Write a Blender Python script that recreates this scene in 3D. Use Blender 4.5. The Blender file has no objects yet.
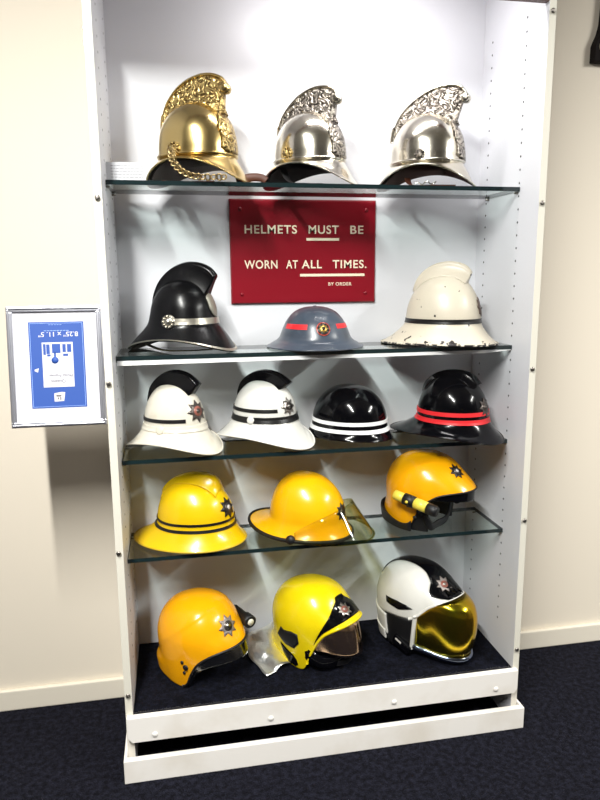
import bpy, bmesh, math, random
from mathutils import Vector, Matrix
from mathutils.bvhtree import BVHTree
random.seed(7)
SC = bpy.context.scene
COL = SC.collection
PI = math.pi
rad = math.radians

# ------------------------------------------------------------------ measured layout (metres)
HW = 0.575            # half inner width of the cabinet
TH = 0.02             # side panel thickness
DEP = 0.388           # front plane (y=0) to the room wall
SH = [1.633, 1.1787, 0.8893, 0.6003]   # glass shelf centre heights
FLZ = 0.188           # cabinet floor
SY0, SY1 = 0.105, 0.308

# ------------------------------------------------------------------ materials
def srgb(r, g, b):
    def f(c):
        c /= 255.0
        return c / 12.92 if c <= 0.04045 else ((c + 0.055) / 1.055) ** 2.4
    return (f(r), f(g), f(b), 1)

def new_mat(name):
    m = bpy.data.materials.new(name); m.use_nodes = True
    return m, m.node_tree.nodes, m.node_tree.links, m.node_tree.nodes['Principled BSDF']

def mat(name, col, rough=0.5, metal=0.0, coat=0.0, bump=None, vary=None, spec=None, aniso=None):
    m, N, L, b = new_mat(name)
    b.inputs['Base Color'].default_value = col
    b.inputs['Roughness'].default_value = rough
    b.inputs['Metallic'].default_value = metal
    b.inputs['Coat Weight'].default_value = coat
    b.inputs['Coat Roughness'].default_value = 0.05
    if spec is not None: b.inputs['Specular IOR Level'].default_value = spec
    tc = N.new('ShaderNodeTexCoord')
    if vary:                                   # (scale, other colour, low, high)
        n = N.new('ShaderNodeTexNoise'); n.inputs['Scale'].default_value = vary[0]; n.inputs['Detail'].default_value = 5
        L.new(tc.outputs['Object'], n.inputs['Vector'])
        r = N.new('ShaderNodeMapRange'); r.inputs[1].default_value = vary[2]; r.inputs[2].default_value = vary[3]
        L.new(n.outputs['Fac'], r.inputs[0])
        mx = N.new('ShaderNodeMix'); mx.data_type = 'RGBA'
        mx.inputs[6].default_value = col; mx.inputs[7].default_value = vary[1]
        L.new(r.outputs[0], mx.inputs[0]); L.new(mx.outputs[2], b.inputs['Base Color'])
    if bump:                                   # (kind, scale, strength, distance)
        if bump[0] == 'noise':
            n = N.new('ShaderNodeTexNoise'); n.inputs['Detail'].default_value = 6; o = n.outputs['Fac']
        else:
            n = N.new('ShaderNodeTexVoronoi'); o = n.outputs['Distance']
        n.inputs['Scale'].default_value = bump[1]
        L.new(tc.outputs['Object'], n.inputs['Vector'])
        bp = N.new('ShaderNodeBump'); bp.inputs['Strength'].default_value = bump[2]; bp.inputs['Distance'].default_value = bump[3]
        L.new(o, bp.inputs['Height']); L.new(bp.outputs['Normal'], b.inputs['Normal'])
    return m

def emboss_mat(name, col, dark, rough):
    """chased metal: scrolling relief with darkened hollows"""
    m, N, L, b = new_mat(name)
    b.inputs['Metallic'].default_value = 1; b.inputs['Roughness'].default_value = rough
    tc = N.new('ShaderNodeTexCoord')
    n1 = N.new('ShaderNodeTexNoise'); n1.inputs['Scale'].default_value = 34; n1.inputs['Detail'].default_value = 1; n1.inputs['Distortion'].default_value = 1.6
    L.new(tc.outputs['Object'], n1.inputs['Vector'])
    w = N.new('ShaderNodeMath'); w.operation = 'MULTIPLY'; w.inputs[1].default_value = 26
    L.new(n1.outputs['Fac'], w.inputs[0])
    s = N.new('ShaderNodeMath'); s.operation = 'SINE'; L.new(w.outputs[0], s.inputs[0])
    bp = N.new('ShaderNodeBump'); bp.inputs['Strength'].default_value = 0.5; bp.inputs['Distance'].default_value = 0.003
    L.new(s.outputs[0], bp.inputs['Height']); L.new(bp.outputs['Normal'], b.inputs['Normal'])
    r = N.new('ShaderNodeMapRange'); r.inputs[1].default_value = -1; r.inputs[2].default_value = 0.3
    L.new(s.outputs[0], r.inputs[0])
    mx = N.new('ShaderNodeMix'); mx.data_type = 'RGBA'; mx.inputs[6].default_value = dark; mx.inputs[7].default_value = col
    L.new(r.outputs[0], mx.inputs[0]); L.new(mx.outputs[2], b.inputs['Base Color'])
    return m

def chipped_mat(name, paint, under, zlo, zhi):
    """old paint, chipped mostly at the brim"""
    m, N, L, b = new_mat(name)
    b.inputs['Roughness'].default_value = 0.35
    tc = N.new('ShaderNodeTexCoord')
    n = N.new('ShaderNodeTexNoise'); n.inputs['Scale'].default_value = 42; n.inputs['Detail'].default_value = 4
    L.new(tc.outputs['Object'], n.inputs['Vector'])
    sp = N.new('ShaderNodeSeparateXYZ'); L.new(tc.outputs['Object'], sp.inputs[0])
    r = N.new('ShaderNodeMapRange'); r.inputs[1].default_value = zlo; r.inputs[2].default_value = zhi
    r.inputs[3].default_value = 0.55; r.inputs[4].default_value = 0.69
    L.new(sp.outputs['Z'], r.inputs[0])
    c = N.new('ShaderNodeMath'); c.operation = 'GREATER_THAN'
    L.new(n.outputs['Fac'], c.inputs[0]); L.new(r.outputs[0], c.inputs[1])
    mx = N.new('ShaderNodeMix'); mx.data_type = 'RGBA'; mx.inputs[6].default_value = paint; mx.inputs[7].default_value = under
    L.new(c.outputs[0], mx.inputs[0]); L.new(mx.outputs[2], b.inputs['Base Color'])
    return m

def glass_mat(name, tint, refl=0.9, rough=0.0, f0=1.5, graze=None):
    m, N, L, b = new_mat(name)
    N.remove(b); out = N['Material Output']
    t = N.new('ShaderNodeBsdfTransparent'); t.inputs['Color'].default_value = tint
    g = N.new('ShaderNodeBsdfGlossy'); g.inputs['Roughness'].default_value = rough
    g.inputs['Color'].default_value = (refl, refl, refl, 1)
    if graze:                                   # longer path through the sheet at grazing angles
        lw = N.new('ShaderNodeLayerWeight'); lw.inputs['Blend'].default_value = 0.35
        mc = N.new('ShaderNodeMix'); mc.data_type = 'RGBA'; mc.inputs[6].default_value = tint; mc.inputs[7].default_value = graze
        L.new(lw.outputs['Facing'], mc.inputs[0]); L.new(mc.outputs[2], t.inputs['Color'])
    fr = N.new('ShaderNodeFresnel'); fr.inputs['IOR'].default_value = f0
    mx = N.new('ShaderNodeMixShader')
    ge = N.new('ShaderNodeNewGeometry')            # reflect at the outer faces only
    iv = N.new('ShaderNodeMath'); iv.operation = 'SUBTRACT'; iv.inputs[0].default_value = 1
    L.new(ge.outputs['Backfacing'], iv.inputs[1])
    ml = N.new('ShaderNodeMath'); ml.operation = 'MULTIPLY'
    L.new(fr.outputs[0], ml.inputs[0]); L.new(iv.outputs[0], ml.inputs[1])
    L.new(ml.outputs[0], mx.inputs[0]); L.new(t.outputs[0], mx.inputs[1]); L.new(g.outputs[0], mx.inputs[2])
    L.new(mx.outputs[0], out.inputs['Surface'])
    return m

def carpet_mat(name, c0, c1, scale):
    m, N, L, b = new_mat(name)
    b.inputs['Roughness'].default_value = 1.0; b.inputs['Specular IOR Level'].default_value = 0.1
    tc = N.new('ShaderNodeTexCoord')
    n = N.new('ShaderNodeTexNoise'); n.inputs['Scale'].default_value = scale; n.inputs['Detail'].default_value = 3
    L.new(tc.outputs['Object'], n.inputs['Vector'])
    n2 = N.new('ShaderNodeTexNoise'); n2.inputs['Scale'].default_value = scale * 0.22; n2.inputs['Detail'].default_value = 4
    L.new(tc.outputs['Object'], n2.inputs['Vector'])
    ad = N.new('ShaderNodeMath'); ad.operation = 'ADD'; L.new(n.outputs['Fac'], ad.inputs[0]); L.new(n2.outputs['Fac'], ad.inputs[1])
    cr = N.new('ShaderNodeMapRange'); cr.inputs[1].default_value = 0.85; cr.inputs[2].default_value = 1.3
    L.new(ad.outputs[0], cr.inputs[0])
    mx = N.new('ShaderNodeMix'); mx.data_type = 'RGBA'; mx.inputs[6].default_value = c0; mx.inputs[7].default_value = c1
    L.new(cr.outputs[0], mx.inputs[0]); L.new(mx.outputs[2], b.inputs['Base Color'])
    bp = N.new('ShaderNodeBump'); bp.inputs['Strength'].default_value = 0.8; bp.inputs['Distance'].default_value = 0.004
    L.new(n.outputs['Fac'], bp.inputs['Height']); L.new(bp.outputs['Normal'], b.inputs['Normal'])
    return m

M = {}
M['wall'] = mat('cream_wall', srgb(224, 215, 197), 0.75, bump=('noise', 90, 0.06, 0.002))
M['dim'] = mat('grey_brown_wall', srgb(96, 90, 84), 0.8)
M['ceil'] = mat('ceiling_white', srgb(200, 198, 192), 0.8)
M['trim'] = mat('cream_gloss', srgb(224, 217, 200), 0.4)
M['carpet'] = carpet_mat('navy_carpet', srgb(8, 8, 14), srgb(32, 33, 44), 300)
M['mat'] = carpet_mat('navy_display_carpet', srgb(6, 7, 13), srgb(25, 27, 40), 300)
M['cab'] = mat('white_laminate', srgb(222, 223, 228), 0.35)
M['cabedge'] = mat('cream_paint', srgb(226, 221, 208), 0.45)
M['cabwhite'] = mat('white_paint', srgb(232, 229, 222), 0.4, vary=(6, srgb(218, 212, 200), .5, .75))
M['brightedge'] = mat('white_strip', srgb(246, 246, 246), 0.3)
M['hole'] = mat('dark_hole', srgb(30, 28, 28), 0.9)
M['steel'] = mat('dull_steel', srgb(150, 145, 138), 0.35, 1)
M['darkwood'] = mat('dark_brown_edge', srgb(92, 66, 58), 0.5)
M['glass'] = glass_mat('shelf_glass', (0.895, 0.945, 0.93, 1))
M['pane'] = glass_mat('clear_pane', (0.985, 0.99, 0.985, 1), refl=0.55, f0=1.42)
M['glassedge'] = mat('green_glass_edge', srgb(24, 39, 41), 0.12, spec=0.6)
M['clear'] = glass_mat('clear_plastic', (0.95, 0.95, 0.84, 1), refl=1.0, graze=(.50, .46, .16, 1))
M['clearedge'] = glass_mat('yellowed_clear_plastic', (0.80, 0.78, 0.50, 1), refl=0.9)
M['brass'] = mat('polished_brass', srgb(206, 182, 124), 0.22, 1, bump=('noise', 14, 0.05, 0.01), vary=(9, srgb(184, 154, 92), .45, .75))
M['brassemb'] = emboss_mat('embossed_brass', srgb(204, 178, 118), srgb(96, 74, 42), 0.32)
M['silver'] = mat('polished_nickel', srgb(222, 216, 202), 0.17, 1, bump=('noise', 11, 0.06, 0.01), vary=(8, srgb(196, 188, 170), .45, .75))
M['silveremb'] = emboss_mat('embossed_nickel', srgb(178, 170, 160), srgb(62, 56, 52), 0.34)
M['silverworn'] = mat('worn_nickel', srgb(196, 190, 176), 0.32, 1, bump=('noise', 60, 0.2, 0.002))
M['leather'] = mat('brown_leather', srgb(78, 40, 24), 0.55, bump=('noise', 120, .3, .001))
M['lining'] = mat('dark_lining', srgb(26, 24, 26), 0.8)
M['lining2'] = mat('grey_lining', srgb(112, 105, 102), .8)
M['liningbrown'] = mat('brown_lining', srgb(70, 46, 38), 0.8)
M['black'] = mat('gloss_black', srgb(6, 6, 9), 0.12, spec=.3)
M['blackleather'] = mat('black_polished_leather', srgb(7, 7, 9), 0.26, spec=.25, bump=('noise', 50, .08, .002))
M['blackrubber'] = mat('black_rubber', srgb(18, 18, 20), 0.5)
M['blackband'] = mat('black_band', srgb(18, 17, 18), 0.35)
M['white'] = mat('gloss_white', srgb(222, 220, 214), 0.22, coat=0.2)
M['ivory'] = mat('aged_white', srgb(216, 210, 196), 0.3, coat=0.15, vary=(18, srgb(200, 190, 170), .56, .8))
M['chipped'] = chipped_mat('chipped_ivory_paint', srgb(208, 199, 181), srgb(38, 32, 30), 0.0, 0.05)
M['yellow'] = mat('helmet_yellow', srgb(226, 186, 8), 0.25, coat=0.3, vary=(7, srgb(224, 178, 8), .5, .8))
M['amber'] = mat('helmet_amber', srgb(244, 170, 8), 0.22, coat=0.3, vary=(7, srgb(236, 150, 6), .5, .8))
M['amber2'] = mat('helmet_golden', srgb(244, 182, 8), 0.24, coat=0.3, vary=(7, srgb(238, 160, 6), .5, .8))
M['lemon'] = mat('helmet_lemon', srgb(236, 210, 12), 0.25, coat=0.3, vary=(9, srgb(222, 190, 10), .52, .8))
M['redband'] = mat('red_band', srgb(226, 40, 46), 0.4)
M['whiteband'] = mat('white_band', srgb(244, 244, 244), 0.4)
M['grey'] = mat('slate_grey_paint', srgb(66, 75, 88), 0.3, coat=0.15, vary=(10, srgb(54, 61, 73), .45, .75))
M['goldvisor'] = mat('gold_mirror', srgb(236, 186, 50), 0.17, 1, vary=(5, srgb(176, 170, 40), .45, .65))
M['bronze'] = mat('bronze_mirror', srgb(232, 196, 162), 0.14, 1)
M['darkvisor'] = mat('smoked_visor', srgb(128, 128, 126), 0.16, 1)
M['foil'] = mat('silver_foil', srgb(240, 240, 238), 0.32, .9, bump=('noise', 22, .35, .02))
M['chrome'] = mat('bluish_chrome', srgb(140, 150, 175), 0.12, 1)
M['badge'] = mat('badge_silver', srgb(190, 184, 178), 0.3, 1, bump=('noise', 200, .3, .001))
M['badgedark'] = mat('badge_pewter', srgb(98, 90, 86), 0.35, 0.7)
M['badgered'] = mat('badge_red_enamel', srgb(176, 66, 52), 0.3)
M['badgemid'] = mat('badge_dull_silver', srgb(150, 140, 136), 0.45, .5, bump=('noise', 200, .5, .002))
M['badgered2'] = mat('badge_faded_red', srgb(150, 92, 80), .4)
M['badgeblack'] = mat('badge_black', srgb(24, 20, 20), 0.4)
M['badgewhite'] = mat('badge_white', srgb(205, 200, 195), 0.4)
M['gold'] = mat('gilt', srgb(205, 170, 88), 0.35, 0.8)
M['signred'] = mat('red_sign_paint', srgb(132, 8, 28), 0.3, coat=0.2)
M['letter'] = mat('cream_lettering', srgb(240, 226, 200), 0.6)
M['alum'] = mat('silver_frame', srgb(200, 202, 210), 0.3, 0.9)
M['paper'] = mat('white_paper', srgb(203, 203, 207), 0.8)
M['blue'] = mat('blue_print', srgb(38, 76, 152), 0.6)
M['bluepale'] = mat('pale_blue_print', srgb(150, 180, 232), 0.6)
M['greyprint'] = mat('grey_print', srgb(128, 128, 134), 0.8)
M['plaque'] = mat('dark_bronze', srgb(24, 19, 18), 0.8, spec=.15, bump=('noise', 40, .3, .004))
M['boss'] = mat('pale_boss', srgb(222, 214, 184), 0.5)
M['torchyellow'] = mat('torch_yellow', srgb(240, 218, 84), 0.35)
M['lens'] = mat('torch_lens', srgb(225, 222, 205), 0.15)

# ------------------------------------------------------------------ object helpers
def link(name, me, parent=None, mats=(), smooth=False):
    o = bpy.data.objects.new(name, me); COL.objects.link(o)
    for m in mats: me.materials.append(m)
    if smooth:
        for p in me.polygons: p.use_smooth = True
    if parent: o.parent = parent
    return o

def mesh(name, verts, faces, mats, parent=None, smooth=True, fm=None):
    me = bpy.data.meshes.new(name)
    me.from_pydata([tuple(v) for v in verts], [], faces)
    me.update()
    if fm:
        for p, i in zip(me.polygons, fm): p.material_index = i
    if not isinstance(mats, (list, tuple)): mats = [mats]
    return link(name, me, parent, mats, smooth)

def from_bm(name, bm, mats, parent=None, smooth=False):
    me = bpy.data.meshes.new(name); bm.to_mesh(me); bm.free()
    if not isinstance(mats, (list, tuple)): mats = [mats]
    return link(name, me, parent, mats, smooth)

def add_box(bm, a, b, bevel=0.0, mi=0):
    g = bmesh.ops.create_cube(bm, size=1)['verts']
    c = [(a[i] + b[i]) / 2 for i in range(3)]; s = [abs(b[i] - a[i]) for i in range(3)]
    for v in g: v.co = Vector((c[0] + v.co.x * s[0], c[1] + v.co.y * s[1], c[2] + v.co.z * s[2]))
    fs = set(f for v in g for f in v.link_faces)
    for f in fs: f.material_index = mi
    if bevel > 0:
        es = list(set(e for v in g for e in v.link_edges))
        bmesh.ops.bevel(bm, geom=es, offset=bevel, segments=2, affect='EDGES', profile=0.6)

def box(name, a, b, m, parent=None, bevel=0.0):
    bm = bmesh.new(); add_box(bm, a, b, bevel)
    return from_bm(name, bm, m, parent)

def thing(name, label, cat, loc=(0, 0, 0), rz=0.0, group=None, tilt=(0, 0)):
    o = bpy.data.objects.new(name, None); COL.objects.link(o)
    o.location = loc
    o.rotation_mode = 'XYZ'
    o.rotation_euler = (tilt[0], tilt[1], rz)
    o['label'] = label; o['category'] = cat
    if group: o['group'] = group
    return o

def tag(o, label, cat, group=None):
    o['label'] = label; o['category'] = cat
    if group: o['group'] = group
    return o

def struct(o):
    o['kind'] = 'structure'; return o

def cr(pts, n, closed=False):
    """Catmull-Rom resample of a list of tuples"""
    P = [Vector(p) for p in pts]; out = []
    m = len(P)
    segs = m if closed else m - 1
    for k in range(n):
        t = k / n * segs if closed else k / (n - 1) * segs
        i = min(int(t), segs - 1); f = t - i
        g = (lambda j: P[j % m]) if closed else (lambda j: P[max(0, min(m - 1, j))])
        p0, p1, p2, p3 = g(i - 1), g(i), g(i + 1), g(i + 2)
        out.append(0.5 * ((2 * p1) + (p2 - p0) * f + (2 * p0 - 5 * p1 + 4 * p2 - p3) * f * f + (3 * p1 - p0 - 3 * p2 + p3) * f ** 3))
    return out

def tube(name, pts, r, m, parent=None, closed=False, n=8, flat=None):
    """swept tube along 3-D points; flat=(a,b) gives an oval section"""
    P = [Vector(p) for p in pts]; N = len(P); V = []; F = []
    a, b = flat if flat else (r, r)
    prev = None
    for i, p in enumerate(P):
        if closed: d = P[(i + 1) % N] - P[i - 1]
        else: d = P[min(i + 1, N - 1)] - P[max(i - 1, 0)]
        d.normalize()
        up = Vector((0, 0, 1))
        if abs(d.z) > 0.95: up = Vector((0, 1, 0)) if prev is None else prev
        s = d.cross(up).normalized(); u = s.cross(d).normalized(); prev = u
        for k in range(n):
            an = 2 * PI * k / n
            V.append(p + s * (a * math.cos(an)) + u * (b * math.sin(an)))
    for i in range(N if closed else N - 1):
        j = (i + 1) % N
        for k in range(n):
            l = (k + 1) % n
            F.append((i * n + k, i * n + l, j * n + l, j * n + k))
    if not closed:
        F.append(tuple(range(n))); F.append(tuple((N - 1) * n + k for k in reversed(range(n))))
    return mesh(name, V, F, m, parent)

def add_lathe(bm, c, axis, prof, n=20, mi=0):
    """prof: (distance along axis, radius) from c"""
    ax = Vector(axis).normalized()
    t = Vector((0, 0, 1)) if abs(ax.z) < 0.9 else Vector((1, 0, 0))
    s = ax.cross(t).normalized(); u = ax.cross(s)
    rings = []
    for d, r in prof:
        rings.append([bm.verts.new(Vector(c) + ax * d + (s * math.cos(2 * PI * k / n) + u * math.sin(2 * PI * k / n)) * max(r, 1e-5)) for k in range(n)])
    for a, b in zip(rings, rings[1:]):
        for k in range(n):
            l = (k + 1) % n
            f = bm.faces.new((a[k], a[l], b[l], b[k])); f.smooth = True; f.material_index = mi
    for rg in (rings[0], rings[-1]):
        f = bm.faces.new(rg); f.material_index = mi
    bmesh.ops.recalc_face_normals(bm, faces=bm.faces[:])

def lathe(name, c, axis, prof, m, parent=None, n=20):
    bm = bmesh.new(); add_lathe(bm, c, axis, prof, n)
    return from_bm(name, bm, m, parent)

def text(name, s, loc, size, m, parent=None, rot=(PI / 2, 0, 0), align='LEFT', ext=0.0006, off=0.0, sx=1.0, sp=1.0):
    c = bpy.data.curves.new(name, 'FONT'); c.body = s; c.size = size; c.extrude = ext; c.offset = off
    c.align_x = align; c.space_character = sp
    o = bpy.data.objects.new(name, c); COL.objects.link(o); c.materials.append(m)
    o.location = loc; o.rotation_euler = rot; o.scale = (sx, 1, 1)
    if parent: o.parent = parent
    bpy.context.view_layer.update()
    me = bpy.data.meshes.new_from_object(o.evaluated_get(bpy.context.evaluated_depsgraph_get()))
    q = bpy.data.objects.new(name, me); COL.objects.link(q)
    q.location = o.location; q.rotation_euler = o.rotation_euler; q.scale = o.scale
    if parent: q.parent = parent
    bpy.data.objects.remove(o)
    q.name = name
    return q

# ------------------------------------------------------------------ helmet shells
class Shell:
    """surface of rotation-like rings. knots apex->rim: (z, front, back, half width[, dz front, dz back, dz side])
    zrim: optional {degrees from the front: height} where the surface is cut"""
    def __init__(self, knots, zrim=None, flare=None, nphi=96, ns=44):
        self.k = [tuple(k) + (0,) * (7 - len(k)) for k in knots]
        self.zr = sorted(zrim.items()) if zrim else None
        self.flare = flare; self.nphi = nphi; self.ns = ns
        self.n = len(knots) - 1
        self.build()
    def ring(self, s):
        K = self.k; i = max(0, min(int(s), self.n - 1)); f = s - i
        def g(j):
            if j < 0:
                a = K[-j]; return (a[0], -a[1], -a[2], -a[3], a[4], a[5], a[6])
            if j > self.n:
                a, b = K[self.n], K[self.n - 1]
                return tuple(2 * x - y for x, y in zip(a, b))
            return K[j]
        p0, p1, p2, p3 = g(i - 1), g(i), g(i + 1), g(i + 2)
        return [0.5 * (2 * b + (c - a) * f + (2 * a - 5 * b + 4 * c - d) * f * f + (3 * b - a - 3 * c + d) * f ** 3)
                for a, b, c, d in zip(p0, p1, p2, p3)]
    def zrim_at(self, phi):
        d = abs((math.degrees(phi) + 180) % 360 - 180)
        T = self.zr
        for (a, za), (b, zb) in zip(T, T[1:]):
            if a <= d <= b:
                f = (d - a) / (b - a); f = f * f * (3 - 2 * f) if False else f
                # smooth with neighbours
                i = T.index((a, za))
                m0 = (T[i + 1][1] - T[i - 1][1]) / (T[i + 1][0] - T[i - 1][0]) if i > 0 else 0
                m1 = (T[i + 2][1] - za) / (T[i + 2][0] - a) if i + 2 < len(T) else 0
                h = b - a
                return ((2 * f ** 3 - 3 * f * f + 1) * za + (f ** 3 - 2 * f * f + f) * h * m0 + (-2 * f ** 3 + 3 * f * f) * zb + (f ** 3 - f * f) * h * m1)
        return T[-1][1]
    def s_of_z(self, z):
        lo, hi = 0.0, float(self.n)
        for _ in range(40):
            mid = (lo + hi) / 2
            if self.ring(mid)[0] > z: lo = mid
            else: hi = mid
        return lo
    def smax(self, phi):
        return self.s_of_z(self.zrim_at(phi)) if self.zr else float(self.n)
    def P(self, phi, s, off=0.0):
        def q(ph, ss):
            z, xf, xb, w, f_, b_, s_ = self.ring(ss)
            c, sn = math.cos(ph), math.sin(ph)
            # blend the front and back extents smoothly round the side
            x = c * (xf if c > 0 else xb); y = sn * w
            z = z + (f_ if c > 0 else b_) * c * c + s_ * sn * sn
            v = Vector((x, y, z))
            if self.flare: v = self.flare(v, ph, ss, self)
            return v
        p = q(phi, s)
        if off:
            e = 1e-3
            sa, sb = (s - e, s + e) if s > 0.02 else (s, s + 2 * e)
            d1 = q(phi + e, max(s, 0.02)) - q(phi - e, max(s, 0.02)); d2 = q(phi, sb) - q(phi, sa)
            n = d1.cross(d2); n = -n
            if n.length < 1e-12: n = Vector((0, 0, 1))
            n.normalize()
            if n.dot(p - Vector((0, 0, self.k[0][0] * 0.35))) < 0: n = -n
            p = p + n * off
        return p
    def build(self):
        V = [self.P(0, 0)]; F = []
        n, m = self.nphi, self.ns
        for j in range(1, m + 1):
            for i in range(n):
                ph = 2 * PI * i / n
                V.append(self.P(ph, self.smax(ph) * j / m))
        for i in range(n):
            F.append((0, 1 + i, 1 + (i + 1) % n))
        for j in range(1, m):
            a = 1 + (j - 1) * n; b = 1 + j * n
            for i in range(n):
                k = (i + 1) % n
                F.append((a + i, b + i, b + k, a + k))
        self.V, self.F = V, F
        self.bvh = BVHTree.FromPolygons(V, F)
    def rim(self):
        a = 1 + (self.ns - 1) * self.nphi
        return self.V[a:a + self.nphi]
    def obj(self, name, m, inner, parent, th=0.003):
        o = mesh(name, self.V, self.F, [m, inner, m], parent)
        md = o.modifiers.new('thickness', 'SOLIDIFY'); md.thickness = th; md.offset = -1
        md.material_offset = 1; md.material_offset_rim = 0; md.use_even_offset = False
        return o
    def band(self, name, z0, z1, m, parent, p0=-180, p1=180, th=0.0016, n=96, zwave=None):
        """raised strip between two heights (before the dz offsets)"""
        full = p1 - p0 >= 360
        V = []; F = []
        s0, s1 = self.s_of_z(z0), self.s_of_z(z1)
        L = n if full else n + 1
        for i in range(L):
            ph = rad(p0 + (p1 - p0) * i / n)
            for s, of in ((s0, -0.001), (s0, th), ((s0 + s1) / 2, th), (s1, th), (s1, -0.001)):
                V.append(self.P(ph, s, of))
        for i in range(n):
            j = (i + 1) % L
            for k in range(5):
                l = (k + 1) % 5
                F.append((i * 5 + k, i * 5 + l, j * 5 + l, j * 5 + k))
        if not full:
            F.append((0, 1, 2, 3, 4)); F.append(tuple((L - 1) * 5 + k for k in (4, 3, 2, 1, 0)))
        return mesh(name, V, F, m, parent, smooth=False)
    def bead(self, name, z, r, m, parent, p0=-180, p1=180, n=96, off=0.0):
        full = p1 - p0 >= 360
        s = self.s_of_z(z)
        pts = [self.P(rad(p0 + (p1 - p0) * i / n), s, off) for i in range(n if full else n + 1)]
        return tube(name, pts, r, m, parent, closed=full)
    def side_hit(self, x, z):
        h = self.bvh.ray_cast(Vector((x, -.4, z)), Vector((0, 1, 0)))[0]
        return h if h is not None and h.y < 0 else self.bvh.find_nearest(Vector((x, -.12, z)))[0]
    def edging(self, name, m, parent, r=0.003, off=0.0, flat=None):
        return tube(name, self.rim(), r, m, parent, closed=True, flat=flat)
    def frame(self, phi, z):
        s = self.s_of_z(z)
        C = self.P(phi, s)
        n = (self.P(phi, s, 0.01) - C).normalized()
        side = Vector((0, 0, 1)).cross(n).normalized(); up = n.cross(side).normalized()
        return C, side, up, n
    def drape(self, name, poly, m, parent, origin, u, v, d, off=0.0012, th=0.0015, sub=3):
        """polygon (2-D in the u,v plane at origin) laid on the surface along d"""
        bm = bmesh.new()
        vs = [bm.verts.new((a, b, 0)) for a, b in poly]
        f = bm.faces.new(vs)
        bmesh.ops.triangulate(bm, faces=[f])
        if sub: bmesh.ops.subdivide_edges(bm, edges=bm.edges[:], cuts=sub, use_grid_fill=True)
        bmesh.ops.triangulate(bm, faces=bm.faces[:])
        u, v, d = Vector(u), Vector(v), Vector(d).normalized(); O = Vector(origin)
        for w in bm.verts:
            p = O + u * w.co.x + v * w.co.y
            hit, nor, _, _ = self.bvh.ray_cast(p - d * 0.3, d)
            if hit is None:
                near = self.bvh.find_nearest(p); hit, nor = near[0], near[1]
            if nor.dot(d) > 0: nor = -nor
            w.co = hit + nor * off
        bm.normal_update()
        if bm.faces and sum((f.normal.dot(d) for f in bm.faces)) > 0:
            bmesh.ops.reverse_faces(bm, faces=bm.faces[:])
        o = from_bm(name, bm, m, parent, smooth=True)
        md = o.modifiers.new('thickness', 'SOLIDIFY'); md.thickness = th; md.offset = 1
        return o
    def star(self, parent, phi, z, r, m_star, m_mid, crest=None, pts=8, r2=0.62, lift=0.0):
        C, sd, up, n = self.frame(rad(phi), z)
        poly = [((r if k % 2 == 0 else r * r2) * math.sin(PI * k / pts), (r if k % 2 == 0 else r * r2) * math.cos(PI * k / pts)) for k in range(2 * pts)]
        b = self.drape('badge', poly, m_star, parent, C, sd, up, -n, off=.0012 + lift, sub=1)
        cir = [(0.44 * r * math.sin(PI * k / 10), 0.44 * r * math.cos(PI * k / 10)) for k in range(20)]
        c = self.drape('badge_centre', cir, m_mid, b, C, sd, up, -n, off=0.0026 + lift, sub=0)
        cir2 = [(0.2 * r * math.sin(PI * k / 6), 0.22 * r * math.cos(PI * k / 6)) for k in range(12)]
        self.drape('badge_crest', cir2, crest or m_star, b, C, sd, up, -n, off=0.0038 + lift, sub=0)
        return b
    def patch(self, name, p0, p1, ztop, zbot, m, parent, scale=1.0, off=0.0, th=0.002, np_=40, nz=12, push=None):
        """curved shield following the shell between two heights (each a number or function of degrees)"""
        V = []; F = []
        for i in range(np_ + 1):
            dg = p0 + (p1 - p0) * i / np_
            zt = ztop(dg) if callable(ztop) else ztop; zb = zbot(dg) if callable(zbot) else zbot
            for j in range(nz + 1):
                z = zt + (zb - zt) * j / nz
                p = self.P(rad(dg), self.s_of_z(z), off)
                p = Vector((p.x * scale, p.y * scale, p.z))
                if push: p = push(p, dg, j / nz)
                V.append(p)
        W = nz + 1
        for i in range(np_):
            for j in range(nz):
                F.append((i * W + j, i * W + j + 1, (i + 1) * W + j + 1, (i + 1) * W + j))
        o = mesh(name, V, F, m, parent)
        md = o.modifiers.new('thickness', 'SOLIDIFY'); md.thickness = th; md.offset = 0
        return o

def comb(name, shell, top, m_back, m_front, hb, ht, m, parent, n=48, nv=10, sink=0.006, bead=0.0, power=2.0, endtaper=True):
    """raised crest: top outline (x,z) from back to front, base on the shell's midline"""
    T = cr([(x, 0, z) for x, z in top], n)
    B = []
    for i in range(n):
        m_ = m_back + (m_front - m_back) * i / (n - 1)
        p = shell.P(0 if m_ >= 0 else PI, abs(m_), -sink) if abs(m_) > 0.03 else shell.P(0, 0) - Vector((0, 0, sink))
        B.append(p)
    V = []; F = []
    for i in range(n):
        t = i / (n - 1)
        k = 1.0
        if endtaper: k = min(1.0, math.sqrt(max(0.0, 1 - (1 - min(t, 0.2) / 0.2) ** 2)) + 0.12)
        ring = []
        for j in range(nv + 1):
            v = j / nv
            h = ht + (hb - ht) * (1 - v) ** power
            if v > 0.86:
                q = (v - 0.86) / 0.14
                h = (h + bead) * math.sqrt(max(0.0, 1 - q * q)) if v < 0.999 else 0.0004
            elif v > 0.74: h += bead
            ring.append((B[i].lerp(T[i], v), h * k))
        for p, h in ring: V.append(p + Vector((0, -h, 0)))
        for p, h in reversed(ring): V.append(p + Vector((0, h, 0)))
    W = 2 * (nv + 1)
    for i in range(n - 1):
        for k in range(W):
            l = (k + 1) % W
            F.append((i * W + k, (i + 1) * W + k, (i + 1) * W + l, i * W + l))
    F.append(tuple(range(W))); F.append(tuple((n - 1) * W + k for k in reversed(range(W))))
    o = mesh(name, V, F, m, parent)
    bm = bmesh.new(); bm.from_mesh(o.data); bmesh.ops.recalc_face_normals(bm, faces=bm.faces[:]); bm.to_mesh(o.data); bm.free()
    return o

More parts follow.
